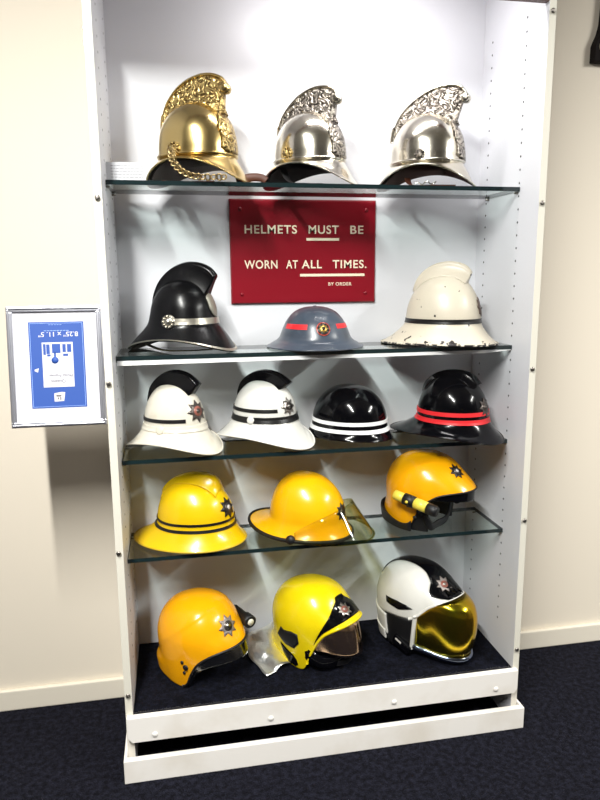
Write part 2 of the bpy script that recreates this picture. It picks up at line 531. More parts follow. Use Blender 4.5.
def rosette(name, shell, phi, z, r, m, parent):
    C, sd, up, n = shell.frame(rad(phi), z)
    bm = bmesh.new()
    add_lathe(bm, C - n * 0.002, n, [(0, r), (0.003, r), (0.006, r * 0.86), (0.0065, r * 0.6), (0.012, r * 0.42), (0.015, 0.0)], 24)
    for k in range(10):                     # petals
        a = 2 * PI * k / 10
        q = C + n * 0.0035 + (sd * math.cos(a) + up * math.sin(a)) * r * 0.76
        add_lathe(bm, q, n, [(0, r * .22), (0.003, r * .2), (0.005, 0)], 8)
    return from_bm(name, bm, m, parent, smooth=True)

def place(k_xyz, view_deg, app_deg):
    return k_xyz, -rad(view_deg + app_deg)

# ================================================================== THE ROOM
struct(box('floor', (-3.2, -5.0, -0.05), (3.6, DEP + 0.1, 0), M['carpet']))
struct(box('wall_back', (-3.2, DEP, 0), (3.6, DEP + 0.1, 2.75), M['wall']))
struct(box('wall_left', (-3.3, -5.0, 0), (-3.2, DEP + 0.1, 2.75), M['dim']))
struct(box('wall_right', (3.6, -5.0, 0), (3.7, DEP + 0.1, 2.75), M['dim']))
struct(box('wall_front', (-3.3, -5.1, 0), (3.7, -5.0, 2.75), M['dim']))
struct(box('ceiling', (-3.3, -5.1, 2.75), (3.7, DEP + 0.1, 2.85), M['ceil']))
bm = bmesh.new()
add_box(bm, (-3.2, DEP - 0.016, 0), (-HW - TH - 0.002, DEP, 0.07), 0.004)
struct(from_bm('baseboard_left', bm, M['trim']))
bm = bmesh.new()
add_box(bm, (HW + TH + 0.002, DEP - 0.016, 0), (3.6, DEP, 0.07), 0.004)
struct(from_bm('baseboard_right', bm, M['trim']))

# ================================================================== THE CABINET
cab = thing('display_cabinet', 'tall white cabinet with clear screwed-on front standing against cream wall', 'display cabinet', (0, 0, 0))
TOPZ = 2.45  # unseen upper part, carried up to shift its shadow edge on the wall
for sx in (-1, 1):
    bm = bmesh.new()
    a = sx * HW; b = sx * (HW + TH)
    add_box(bm, (min(a, b), 0.0, 0.0), (max(a, b), DEP - 0.004, TOPZ), 0.0012)
    for f in bm.faces:
        if f.normal.y < -0.7: f.material_index = 1
    # shelf peg holes
    for hy in (0.112, 0.318):
        z = 0.30
        while z < 2.12:
            if not any(abs(z - s) < 0.012 for s in SH):
                add_lathe(bm, (sx * (HW + 0.0005), hy, z), (-sx, 0, 0), [(0, 0.0032), (0.0009, 0.0032), (0.001, 0.0005)], 8, mi=2)
            z += 0.0365
    from_bm('side_panel', bm, [M['cab'], M['cabedge'], M['hole']], cab)
box('back_panel', (-HW, DEP - 0.012, 0.10), (HW, DEP - 0.004, TOPZ), M['cab'], cab)
box('top_panel', (-HW, 0.021, 2.24), (HW, DEP - 0.012, 2.26), M['cab'], cab)
box('floor_panel', (-HW, 0.001, 0.165), (HW, DEP - 0.012, 0.184), M['cabedge'], cab)
box('header_rail', (-HW, 0.002, 2.09), (HW, 0.02, TOPZ - 0.02), M['darkwood'], cab)
bm = bmesh.new()                                     # front rail with clipped lower corners
pts = [(-0.592, 0.191), (0.584, 0.191), (0.584, 0.128), (0.574, 0.114), (-0.580, 0.114), (-0.592, 0.130)]
v0 = [bm.verts.new((x, -0.020, z)) for x, z in pts]; v1 = [bm.verts.new((x, -0.001, z)) for x, z in pts]
bm.faces.new(v0); bm.faces.new(list(reversed(v1)))
for i in range(len(pts)):
    j = (i + 1) % len(pts); bm.faces.new((v0[j], v0[i], v1[i], v1[j]))
bmesh.ops.recalc_face_normals(bm, faces=bm.faces[:])
bmesh.ops.bevel(bm, geom=bm.edges[:], offset=0.0015, segments=2, affect='EDGES')
rail = from_bm('front_rail', bm, M['cabwhite'], cab)
for x, z in ((-0.517, 0.134), (-0.189, 0.137), (0.183, 0.138), (0.511, 0.137)):
    lathe('screw_cap', (x, -0.0195, z), (0, -1, 0), [(0, .008), (.002, .008), (.004, .006), (.0048, 0)], M['cabwhite'], rail, 16)
bm = bmesh.new()                                     # plinth: a low frame round the foot
add_box(bm, (-0.605, -0.034, 0), (0.603, -0.016, 0.070), 0.002)
add_box(bm, (-0.605, -0.016, 0), (-0.596, DEP - 0.02, 0.070), 0.002)
add_box(bm, (0.596, -0.016, 0), (0.603, DEP - 0.02, 0.070), 0.002)
from_bm('plinth', bm, M['cabwhite'], cab)
pane = box('front_pane', (-HW - TH + 0.001, -0.0045, 0.194), (HW + TH - 0.001, -0.0005, 2.24), M['pane'], cab)
for x, z in [(-0.586, 1.583), (-0.586, 1.128), (-0.587, 0.672), (-0.585, 0.252), (-0.585, 2.065), (0.583, 2.065), (0.583, 1.584), (0.582, 1.127), (0.584, 0.672), (0.583, 0.252)]:
    bm = bmesh.new()
    add_lathe(bm, (x, -0.0045, z), (0, -1, 0), [(0, .0065), (.0012, .0065), (.003, .0045), (.0034, 0.0012), (.0026, 0)], 16)
    add_box(bm, (x - .0045, -0.0082, z - .0007), (x + .0045, -0.0072, z + .0007))
    from_bm('screw', bm, M['steel'], cab)
for s in SH:
    for sx in (-1, 1):
        for y in (0.118, 0.300):
            bm = bmesh.new()
            add_lathe(bm, (sx * HW, y, s - 0.0097), (-sx, 0, 0), [(0, .003), (.011, .003), (.0112, 0)], 10)
            from_bm('shelf_pin', bm, M['steel'], cab)
# interior carpet
bm = bmesh.new(); add_box(bm, (-HW + 0.001, 0.004, 0.1843), (HW - 0.001, DEP - 0.013, FLZ), 0.001)
tag(from_bm('carpet_mat', bm, M['mat']), 'dark navy carpet lining the cabinet floor beneath the lowest helmets', 'carpet')
# worn white edge of board in front of the carpet
# glass shelves
SLAB = ['top glass shelf carrying one brass and two silver helmets', 'glass shelf second from top holding the slate grey tin hat',
        'glass shelf third from top holding helmets with red and white bands', 'lowest glass shelf holding three yellow helmets']
for s, l in zip(SH, SLAB):
    bm = bmesh.new(); add_box(bm, (-HW + 0.001, SY0, s - 0.0062), (HW - 0.001, SY1, s + 0.0058), 0)
    for f in bm.faces: f.material_index = 0 if abs(f.normal.z) > 0.5 else 1
    shelf = tag(from_bm('glass_shelf', bm, [M['glass'], M['glassedge']]), l, 'shelf', 'glass shelves in the cabinet')
    if s == SH[1]:                       # white strip painting in the bright polished underside edge, tapering to the right
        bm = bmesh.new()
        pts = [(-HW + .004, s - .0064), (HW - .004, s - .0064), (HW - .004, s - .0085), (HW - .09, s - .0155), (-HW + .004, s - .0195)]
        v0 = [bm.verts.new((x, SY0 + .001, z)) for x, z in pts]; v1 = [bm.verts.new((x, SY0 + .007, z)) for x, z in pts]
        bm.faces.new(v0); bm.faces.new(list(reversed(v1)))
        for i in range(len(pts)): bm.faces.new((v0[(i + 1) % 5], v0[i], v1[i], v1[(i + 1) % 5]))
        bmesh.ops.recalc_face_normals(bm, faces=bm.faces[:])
        from_bm('edge_strip', bm, M['brightedge'], shelf)

# ================================================================== RED SIGN
sg = thing('wall_sign', 'red board reading HELMETS MUST BE WORN AT ALL TIMES behind the glass', 'sign', (0, DEP - 0.012, 1.31))
bm = bmesh.new(); add_box(bm, (-0.2365, -0.012, 0.0), (0.2245, 0, 0.313), 0.003)
board = from_bm('board', bm, M['signred'], sg)
bm = bmesh.new(); add_box(bm, (-0.238, -0.006, -0.002), (0.226, 0, 0.315), 0.001)
from_bm('backing', bm, M['signred'], sg)
yy = -0.0125
def line(s, x0, x1, z, size):
    o = text('lettering', s, (x0, yy, z), size, M['letter'], sg, off=0.0005 if size > .02 else 0.0001, sp=1.12, ext=0.0005)
    bpy.context.view_layer.update()
    xs = [v.co.x for v in o.data.vertices]
    o.scale = ((x1 - x0) / (max(xs) - min(xs)), 1, 1)
    return o
def sx_of(px):            # picture column on the sign -> metres (helper for even spacing)
    return -0.2365 + (px - 231) / (374 - 231) * 0.461
for s, a, b, z, h in (('HELMETS', 244, 294.5, 0.2125, 0.0355), ('MUST', 306.0, 336.0, 0.2125, 0.0355), ('BE', 347.5, 360.8, 0.2125, 0.0355),
                      ('WORN', 244, 276, 0.1065, 0.0355), ('AT', 284.5, 296, 0.1065, 0.0355), ('ALL', 300, 320, 0.1065, 0.0355), ('TIMES.', 330.5, 365, 0.1065, 0.0355),
                      ('BY ORDER', 326, 349.5, 0.052, 0.0145)):
    o = line(s, sx_of(a), sx_of(b), z, h)
for a, b, z in ((304.5, 337, 0.195), (298, 363, 0.085)):
    box('underline', (sx_of(a), -0.0132, z - 0.004), (sx_of(b), -0.0118, z + 0.004), M['letter'], sg)
for x in (-0.205, 0.193):
    for z in (0.028, 0.285):
        lathe('sign_screw', (x, -0.0115, z), (0, -1, 0), [(0, .006), (.002, .006), (.004, .003), (.0045, 0)], M['signred'], sg, 14)

# ================================================================== FRAMED NOTICE
fr = thing('picture_frame', 'silver frame with blue upside-down insert hung beside the cabinet', 'picture frame', (-0.8235, -0.012, 1.026), 0, None, (-rad(8), 0))
FWd, FHt, B = 0.2275, 0.301, 0.014
bm = bmesh.new()
def rail_prof(bm, p, q, inn):
    pass
for (a, b) in (((0, 0), (FWd, B)), ((0, FHt - B), (FWd, FHt)), ((0, B), (B, FHt - B)), ((FWd - B, B), (FWd, FHt - B))):
    add_box(bm, (a[0], -0.004, a[1]), (b[0], 0.012, b[1]), 0.002)
for (a, b) in (((0.003, 0.003), (FWd - 0.003, 0.008)), ((0.003, FHt - 0.008), (FWd - .003, FHt - .003)), ((.003, .008), (.008, FHt - .008)), ((FWd - .008, .008), (FWd - .003, FHt - .008))):
    add_box(bm, (a[0], -0.008, a[1]), (b[0], -0.003, b[1]), 0.0015)
from_bm('frame_moulding', bm, M['alum'], fr)
box('mount', (B - .001, 0.002, B - .001), (FWd - B + .001, 0.008, FHt - B + .001), M['paper'], fr)
ix0, ix1, iz0, iz1 = 0.050, 0.182, 0.047, 0.262
ins = box('insert', (ix0, 0.0012, iz0), (ix1, 0.0021, iz1), M['blue'], fr)
bm = bmesh.new()
for a, b in (((ix0 + .003, iz0 + .003), (ix1 - .003, iz0 + .0038)), ((ix0 + .003, iz1 - .0038), (ix1 - .003, iz1 - .003)), ((ix0 + .003, iz0 + .003), (ix0 + .0038, iz1 - .003)), ((ix1 - .0038, iz0 + .003), (ix1 - .003, iz1 - .003))):
    add_box(bm, (a[0], 0.0007, a[1]), (b[0], 0.0013, b[1]))
from_bm('printed_border', bm, M['bluepale'], ins)
box('printed_panel', (0.080, 0.0007, 0.099), (0.154, 0.0013, 0.211), M['paper'], ins)
bm = bmesh.new()
def quad(bm, x0, z0, x1, z1, y0=0.0003, y1=0.0008): add_box(bm, (x0, y0, z0), (x1, y1, z1))
for a in ((0.083, 0.180, 0.089, 0.207), (0.0905, 0.182, 0.0985, 0.206), (0.104, 0.184, 0.124, 0.207), (0.129, 0.186, 0.137, 0.206), (0.140, 0.186, 0.150, 0.206), (0.092, 0.176, 0.1, 0.181), (0.13, 0.176, 0.142, 0.182)):
    quad(bm, *a)
add_lathe(bm, (0.110, 0.0008, 0.166), (0, -1, 0), [(0, .0085), (.0005, .0085), (.0006, .001)], 20)
quad(bm, 0.108, 0.172, 0.113, 0.186)
from_bm('printed_picture', bm, M['blue'], ins)
text('printed_text', '8.25" x 11. 5"', (0.1685, 0.0010, 0.2365), 0.0165, M['paper'], ins, rot=(PI / 2, PI, 0), align='LEFT', ext=0.0003, off=0.00018, sx=1.06)
text('printed_text', 'Picture Frame', (0.140, 0.0010, 0.246), 0.0055, M['paper'], ins, rot=(PI / 2, PI, 0), ext=0.0002) if False else None
text('printed_text', 'Queens', (0.133, 0.0005, 0.117), 0.011, M['greyprint'], ins, rot=(PI / 2, PI, 0), ext=0.0002, off=.0002)
text('printed_text', 'Photo Frames', (0.151, 0.0005, 0.131), 0.010, M['greyprint'], ins, rot=(PI / 2, PI, 0), ext=0.0002, off=.0002)
bm = bmesh.new()
for k in range(7): quad(bm, 0.086 + k * 0.0088, 0.2385, 0.0925 + k * 0.0088, 0.2395, 0.0007, 0.0013) if False else None
for k in range(8): quad(bm, 0.0865 + k * 0.0076, 0.2395, 0.0925 + k * 0.0076, 0.2408, 0.0007, 0.0013)
for k in range(5): quad(bm, 0.098 + k * 0.0066, 0.2545, 0.103 + k * 0.0066, 0.2553, 0.0007, 0.0013)
from_bm('printed_small_lines', bm, M['bluepale'], ins)
bm = bmesh.new()
v = [bm.verts.new((x, 0.0009, z)) for x, z in ((0.104, 0.0625), (0.127, 0.0635), (0.1305, 0.0855), (0.1225, 0.0865), (0.104, 0.0835))]
bm.faces.new(v)
from_bm('sticker', bm, M['paper'], ins)
bm = bmesh.new()
v = [bm.verts.new((x, 0.0009, z)) for x, z in ((0.0605, 0.1405), (0.068, 0.1365), (0.0705, 0.1475), (0.060, 0.1440))]
bm.faces.new(v)
from_bm('sticker', bm, M['paper'], ins)
bm = bmesh.new(); quad(bm, 0.109, 0.0755, 0.121, 0.0785); quad(bm, 0.112, 0.068, 0.1145, 0.0725); quad(bm, 0.118, 0.0665, 0.1205, 0.0735)
from_bm('sticker_mark', bm, M['badgedark'], ins)
box('hanging_bracket', (FWd - 0.012, 0.0115, 0.10), (FWd + 0.0008, 0.05, 0.20), M['alum'], fr)

# ================================================================== LABEL CARD, WALL PLAQUE
cd = thing('label_card', 'small white printed card on the top shelf left of brass helmet', 'card', (-0.5735, 0.135, SH[0] + 0.005))
bm = bmesh.new(); add_box(bm, (0, 0, 0), (0.1, 0.0012, 0.049)); add_box(bm, (0, 0, 0), (0.1, 0.03, 0.001))
from_bm('card', bm, M['paper'], cd)
bm = bmesh.new()
for r in range(5):
    x = 0.012
    while x < 0.092:
        w = random.uniform(0.004, 0.012); quad(bm, x, 0.0395 - r * 0.0072, min(x + w, 0.094), 0.0408 - r * 0.0072, -0.0004, 0.0002); x += w + 0.002
from_bm('printed_lines', bm, M['greyprint'], cd)

pq = thing('wall_plaque', 'dark plaque with pale round boss at upper right of the wall', 'plaque', (0.948, DEP, 2.065))
bm = bmesh.new()
out = [(0.0, 0.0), (0.30, 0.0), (0.30, 0.45), (0.028, 0.45), (0.026, 0.20), (0.022, 0.115), (0.015, 0.085), (0.006, 0.065), (0.0, 0.05)]
v0 = [bm.verts.new((x, -0.03, z)) for x, z in out]; v1 = [bm.verts.new((x, 0, z)) for x, z in out]
bm.faces.new(v0); bm.faces.new(list(reversed(v1)))
for i in range(len(out)):
    j = (i + 1) % len(out); bm.faces.new((v0[j], v0[i], v1[i], v1[j]))
bmesh.ops.recalc_face_normals(bm, faces=bm.faces[:])
bmesh.ops.bevel(bm, geom=bm.edges[:], offset=0.002, segments=1, affect='EDGES')
from_bm('backboard', bm, M['plaque'], pq)
lathe('boss', (0.036, -0.029, 0.046), (0, -1, 0), [(0, .022), (.004, .022), (.01, .018), (.012, 0)], M['boss'], pq, 24)

# ================================================================== HELMETS
Z = [s + 0.0078 for s in SH] + [FLZ + 0.0032]

# ---- old brigade helmets with tall combs
def merry_shell(rimz=.033, flat=1.0, wid=1.0, peak=0.150, back=0.150, arch=1.0):
    return Shell([(.218, 0, 0, 0), (.210, .041, .044, .037), (.184, .076, .080, .067), (.147, .098, .102, .086), (.112, .106, .109, .092),
                  (.084, .108, .110, .094), (.072, .109, .111, .095), (.066, .111, .113, .096, -.002, -.002, .003 * arch),
                  (.052, .124, .127, .104, -.010, -.009, .013 * arch), (.040, .137, .140, .112, -.022, -.021, .021 * arch), (rimz, peak, back, .118, -rimz, -rimz + .002, .026 * arch)])

def make_merry(name, label, loc, rz, metal, emb, lining, plate_w, kind, scale):
    t = thing(name, label, 'helmet', loc, rz, None)
    t.scale = (scale, scale, scale)
    sh = merry_shell()
    sh.obj('shell', metal, lining, t, 0.0025)
    sh.edging('rim_bead', metal, t, 0.0016)
    sh.bead('band_bead', .074, .0042, metal, t, off=.001)
    if kind == 'brass':
        top = [(-.104, .150), (-.101, .184), (-.086, .220), (-.058, .252), (-.024, .273), (.014, .284), (.048, .284), (.076, .274), (.090, .258)]
    elif kind == 'silver':
        top = [(-.104, .150), (-.100, .182), (-.084, .216), (-.056, .246), (-.024, .268), (.014, .281), (.050, .282), (.078, .273), (.092, .256)]
    else:
        top = [(-.106, .140), (-.100, .176), (-.084, .212), (-.056, .243), (-.024, .267), (.014, .284), (.054, .291), (.090, .286), (.110, .264)]
    front = [(top[-1][0] - .018, top[-1][1] - .016), (.078, .226), (.078, .200), (.086, .178)]
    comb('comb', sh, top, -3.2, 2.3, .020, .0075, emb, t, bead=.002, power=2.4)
    ex, ez = top[-1]
    # plain rolled border that ends in a scroll at the front
    path = cr([(x, 0, z + .001) for x, z in top] + [(ex + .010, 0, ez - .012), (ex + .006, 0, ez - .022), (ex - .006, 0, ez - .022)], 60)
    tube('comb_border', path, .005, metal, t, flat=(.0105, .0045))
    bm = bmesh.new()
    add_lathe(bm, (ex - .002, -.017, ez - .011), (0, 1, 0), [(0, .007), (.001, .0105), (.005, .0125), (.017, .0115), (.029, .0125), (.033, .0105), (.034, .007)], 24)
    from_bm('comb_scroll', bm, metal, t, True)
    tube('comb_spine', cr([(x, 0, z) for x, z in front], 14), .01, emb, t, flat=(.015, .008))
    lin = sh.patch('liner', 70, 290, .085, .012, lining, t, scale=.90, th=.003)
    # front plate (draped, embossed)
    C, sd, up, n = sh.frame(0, .128)
    w = plate_w
    poly = [(0, .066), (w * .55, .058), (w * .8, .040), (w, .018), (w * .92, -.010), (w, -.036), (w * .5, -.050), (-w * .5, -.050), (-w, -.036), (-w * .92, -.010), (-w, .018), (-w * .8, .040), (-w * .55, .058)]
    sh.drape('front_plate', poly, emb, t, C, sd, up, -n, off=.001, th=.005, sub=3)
    return t, sh

va = {'brass': 2.6, 'sil1': 11.6, 'sil2': 20.9, 'blk': .9, 'tin': 11.8, 'wht': 22.5, 'w1': 0, 'w2': 7.6, 'bk': 15, 'rd': 23.8, 'y1': 1.1, 'y2': 11, 'y3': 22, 'b1': 1.3, 'b2': 11.8, 'b3': 21.7}
def RZ(k, app): return -rad(va[k] + app)

t, sh = make_merry('brass_helmet', 'polished brass fire helmet with embossed comb and chin chain', (-0.333, .22, Z[0]), RZ('brass', 27), M['brass'], M['brassemb'], M['lining2'], .046, 'brass', 1.0)
ros = rosette('rosette', sh, -102, .084, .020, M['brassemb'], t)
# chin chain: interlocked links hanging from the rosette in a shallow loop to the front
C0 = sh.P(rad(-101), sh.s_of_z(.080), .010)
pts = cr([C0, C0 + Vector((.004, -.008, -.022)), C0 + Vector((.022, -.012, -.048)), C0 + Vector((.052, -.010, -.066)), C0 + Vector((.085, -.004, -.073)), C0 + Vector((.145, .016, -.0735))], 25)
bm = bmesh.new()
for i in range(len(pts) - 1):
    c = (pts[i] + pts[i + 1]) / 2; d = (pts[i + 1] - pts[i]).normalized()
    a2 = Vector((0, -1, 0)); s2 = d.cross(a2).normalized(); n2 = s2.cross(d)
    tw = 0.7 if i % 2 else -0.7
    s3 = s2 * math.cos(tw) + n2 * math.sin(tw); nn = d.cross(s3)
    ring = []
    for k in range(12):
        an = 2 * PI * k / 12
        o_ = c + d * .0068 * math.cos(an) + s3 * .0092 * math.sin(an)
        e = (d * .0068 * math.cos(an) + s3 * .0092 * math.sin(an)).normalized()
        ring.append([bm.verts.new(o_ + (e * math.cos(q) + nn * math.sin(q)) * .0026) for q in (0, PI / 2, PI, 3 * PI / 2)])
    for k in range(12):
        l = (k + 1) % 12
        for q in range(4):
            r_ = (q + 1) % 4
            bm.faces.new((ring[k][q], ring[l][q], ring[l][r_], ring[k][r_]))
bmesh.ops.recalc_face_normals(bm, faces=bm.faces[:])
from_bm('chin_chain', bm, mat('chain_brass', srgb(178, 156, 112), .35, 1), t, True)
tube('chin_strap', cr([(.10, .03, .014), (.14, .045, .022), (.166, .055, .020), (.178, .058, .012)], 14), .006, M['leather'], t, flat=(.004, .011))
tube('chin_strap', cr([(-.08, -.05, .012), (-.04, -.06, .004), (.02, -.058, .003), (.07, -.045, .003)], 14), .006, M['leather'], t, flat=(.009, .0025))

t, sh = make_merry('silver_helmet', 'silver fire helmet with yellowish rosette standing in the middle of top shelf', (-0.018, .22, Z[0]), RZ('sil1', 26), M['silver'], M['silveremb'], M['lining'], .046, 'silver', .94)
rosette('rosette', sh, -104, .090, .017, M['brassemb'], t)
tube('chin_strap', cr([(-.06, -.06, .055), (-.03, -.075, .012), (.02, -.07, .003), (.06, -.04, .003)], 14), .006, M['lining'], t, flat=(.012, .0025))

t, sh = make_merry('silver_helmet', 'silver fire helmet at right end of top shelf with silvery rosette', (0.333, .215, Z[0]), RZ('sil2', 10), M['silver'], M['silveremb'], M['liningbrown'], .046, 'silver2', .97)
rosette('rosette', sh, -93, .088, .016, M['silveremb'], t)
tube('chin_strap', cr([(-.05, -.05, .03), (-.03, -.07, .006), (.03, -.07, .003), (.09, -.04, .003)], 14), .006, M['leather'], t, flat=(.010, .0025))
pts = [Vector((-.02 + .008 * i, -.092 + .002 * math.sin(i), .004 + .004 * (math.sin(i * 1.7) + 1))) for i in range(9)]
tube('chain_end', cr(pts, 40), .0016, M['silver'], t)

# ---- black leather helmet with nickel edging
t = thing('black_helmet', 'black fire helmet with tall comb and silver edging, left end of shelf', 'helmet', (-0.388, .215, Z[1]), RZ('blk', 25))
sh = Shell([(.200, 0, 0, 0), (.193, .036, .038, .034), (.170, .067, .069, .064), (.136, .086, .088, .082), (.104, .094, .096, .089),
            (.084, .098, .101, .092), (.072, .102, .107, .095), (.060, .114, .120, .101, -.003, -.004, .002),
            (.046, .131, .143, .110, -.013, -.013, .004), (.034, .145, .163, .118, -.024, -.024, .006), (.030, .152, .171, .121, -.030, -.030, .007)])
sh.obj('shell', M['blackleather'], M['lining'], t, .004)
comb('comb', sh, [(-.090, .085), (-.094, .120), (-.087, .160), (-.068, .198), (-.034, .230), (.010, .247), (.052, .246), (.086, .233), (.105, .214)], -4.6, 2.5, .024, .011, M['blackleather'], t, bead=.002)
sh.patch('liner', 0, 360, .090, .001, M['lining'], t, scale=.92, th=.003, np_=64)
V = []; F = []
for i in range(96):
    for s_, of in ((9.2, -.001), (9.2, .002), (9.95, .002), (9.95, -.001)): V.append(sh.P(2 * PI * i / 96, s_, of))
for i in range(96):
    j = (i + 1) % 96
    for k in range(4): F.append((i * 4 + k, i * 4 + (k + 1) % 4, j * 4 + (k + 1) % 4, j * 4 + k))
mesh('edging', V, F, M['silverworn'], t, smooth=False)
sh.band('band', .094, .077, M['silverworn'], t, -88, 40, th=.003)
rosette('rosette', sh, -92, .086, .020, M['silverworn'], t)
C, sd, up, n = sh.frame(0, .126)
sh.drape('front_plate', [(0, .036), (.017, .030), (.022, .024), (.023, -.006), (.014, -.024), (0, -.033), (-.014, -.024), (-.023, -.006), (-.022, .024), (-.017, .030)], mat('dull_plate', srgb(150, 146, 134), .45, .4, bump=('noise', 70, .5, .003)), t, C, sd, up, -n, off=.001, th=.003, sub=3)
for dg in (-70, -40, -15, 10):
    p = sh.P(rad(dg), 9.6, .002); q = sh.P(rad(dg), 9.6, .012)
    lathe('rivet', p, q - p, [(0, .0028), (.0015, .002), (.002, 0)], M['silverworn'], t, 8)
tube('chin_strap', cr([(-.09, -.06, .02), (-.03, -.075, .006), (.05, -.06, .005), (.09, -.02, .005)], 16), .006, mat('olive_strap', srgb(70, 66, 44), .7), t, flat=(.009, .002))

# ---- slate grey tin hat
t = thing('tin_hat', 'slate grey steel tin hat with red dashes and round badge', 'helmet', (-0.005, .215, Z[1]), RZ('tin', 70))
t.scale = (.965, .965, 1.0)
sh = Shell([(.118, 0, 0, 0), (.115, .036, .036, .034), (.102, .070, .070, .064), (.078, .096, .096, .086), (.050, .112, .112, .100), (.030, .121, .121, .108),
            (.020, .128, .128, .117), (.013, .138, .138, .130), (.005, .150, .150, .143), (.002, .154, .154, .147)])
sh.obj('shell', M['grey'], M['lining'], t, .002)
sh.edging('rim_bead', M['grey'], t, .002)
# red paint dashes; the round badge sits between them
sh.band('red_stripe', .070, .056, M['redband'], t, -87, -36, th=.0007)
sh.band('red_stripe', .071, .058, M['redband'], t, 20, 70, th=.0007)
C, sd, up, n = sh.frame(rad(-8), .058)
def disc(r): return [(r * math.sin(2 * PI * k / 24), r * math.cos(2 * PI * k / 24)) for k in range(24)]
bd = sh.drape('badge', disc(.0205), M['badgered'], t, C, sd, up, -n, sub=1)
sh.drape('badge_disc', disc(.0175), M['badgeblack'], bd, C, sd, up, -n, off=.0022, sub=1)
st = [((.015 if k % 2 == 0 else .0085) * math.sin(PI * k / 8), (.015 if k % 2 == 0 else .0085) * math.cos(PI * k / 8)) for k in range(16)]
sh.drape('badge_star', st, M['gold'], bd, C, sd, up, -n, off=.003, sub=0)
sh.drape('badge_crest', disc(.005), M['badgeblack'], bd, C, sd, up, -n, off=.004, sub=0)
lathe('rivet', (0, 0, .117), (0, 0, 1), [(0, .007), (.001, .007), (.003, .004), (.0035, 0)], M['grey'], t, 14)

# ---- family of composite helmets with a low comb and a brim all round
def brim_shell(H, bz, xf, xb, w, rf, rb, rw, rz=.014, df=0., db=0., ds=0., top=1.0):
    """dome of height H, base of dome at bz with half sizes xf/xb/w; brim out to rf/rb/rw"""
    hh = H - bz
    K = [(H, 0, 0, 0)]
    for a in (18, 36, 54, 70, 82):
        s, c = math.sin(rad(a)), math.cos(rad(a)); s = s ** top
        K.append((bz + hh * c, xf * s, xb * s, w * s))
    K += [(bz, xf * 1.005, xb * 1.005, w * 1.005), (bz - (bz - rz) * .3, xf + (rf - xf) * .16, xb + (rb - xb) * .16, w + (rw - w) * .16, df * .12, db * .12, ds * .12),
          (bz - (bz - rz) * .68, xf + (rf - xf) * .52, xb + (rb - xb) * .52, w + (rw - w) * .52, df * .5, db * .5, ds * .5),
          (rz + .004, xf + (rf - xf) * .88, xb + (rb - xb) * .88, w + (rw - w) * .88, df * .88, db * .88, ds * .88),
          (rz, rf, rb, rw, df, db, ds)]
    return Shell(K)

# chipped ivory one on shelf 2
t = thing('white_helmet', 'chipped cream white fire helmet with single black band, right end of shelf', 'helmet', (0.402, .205, Z[1]), RZ('wht', 12))
sh = brim_shell(.207, .066, .106, .122, .094, .158, .198, .140, rz=.012, df=-.010, db=-.010, ds=-.006, top=.86)
sh.obj('shell', M['chipped'], M['lining'], t, .003)
comb('comb', sh, [(-.104, .160), (-.092, .194), (-.070, .220), (-.038, .239), (.0, .247), (.034, .244), (.060, .233), (.076, .215)], -3.0, 1.9, .03, .009, M['chipped'], t, bead=.001)
sh.band('band', .077, .063, M['blackband'], t, th=.002)
tube('rim_edge', sh.rim(), .0028, mat('dark_chipped_edge', srgb(40, 36, 36), .5, vary=(70, srgb(225, 216, 196), .5, .56)), t, closed=True)
C, sd, up, n = sh.frame(0, .112)
sh.drape('badge', [(.024 * math.sin(PI * k / 8) * (1 if k % 2 == 0 else .75), .03 * math.cos(PI * k / 8) * (1 if k % 2 == 0 else .75)) for k in range(16)], mat('bare_badge_patch', srgb(92, 74, 68), .5), t, C, sd, up, -n, sub=1)
bm = bmesh.new(); add_box(bm, (.060, -.0098, .203), (.0735, .0098, .216), .003)
from_bm('chipped_comb_tip', bm, M['blackband'], t)

# w1: ivory with black comb
t = thing('white_helmet', 'ivory fire helmet with black comb, one thin black band and starred badge', 'helmet', (-0.430, .200, Z[2]), RZ('w1', 33))
sh = brim_shell(.196, .078, .097, .085, .080, .146, .146, .122, rz=.026, df=-.024, db=-.018, ds=.016, top=.88)
sh.obj('shell', M['ivory'], M['lining'], t, .003)
comb('comb', sh, [(-.078, .120), (-.078, .152), (-.066, .188), (-.040, .216), (-.008, .232), (.030, .235), (.064, .225), (.094, .201)], -3.9, 2.3, .020, .014, M['black'], t, bead=.0)
sh.band('band', .104, .094, M['blackband'], t, -200, -40, th=.0022)
sh.band('band_ridge', .083, .067, M['ivory'], t, th=.003)
C, sd, up, n = sh.frame(rad(-85), .074)
lathe('strap_stud', C, n, [(0, .013), (.004, .0125), (.006, .009), (.0065, 0)], M['ivory'], t, 18)
sh.star(t, -10, .122, .033, M['badgedark'], M['badgered2'])
sh.edging('rim_bead', M['ivory'], t, .002)

# w2: white, black comb, black strap band
t = thing('white_helmet', 'glossy white fire helmet with black comb and two black bands', 'helmet', (-0.158, .226, Z[2]), RZ('w2', 36))
sh = brim_shell(.192, .086, .099, .099, .089, .158, .160, .125, rz=.028, df=-.026, db=-.010, ds=.012, top=.86)
sh.obj('shell', M['white'], M['lining'], t, .003)
comb('comb', sh, [(-.096, .130), (-.094, .154), (-.080, .184), (-.052, .207), (-.014, .221), (.026, .223), (.062, .214), (.096, .193)], -4.0, 2.1, .018, .014, M['black'], t, bead=.0)
sh.band('band', .117, .107, M['blackband'], t, -215, -34, th=.0022)
sh.band('strap_band', .094, .076, M['blackband'], t, th=.0028)
C, sd, up, n = sh.frame(rad(-82), .085)
lathe('strap_stud', C, n, [(0, .012), (.004, .0115), (.006, .008), (.0065, 0)], M['white'], t, 18)
tube('back_strap', cr([(-.150, .03, .020), (-.168, .02, .022), (-.182, .01, .012)], 8), .004, M['blackband'], t, flat=(.007, .002))
sh.star(t, -8, .122, .027, M['badge'], M['badgedark'])
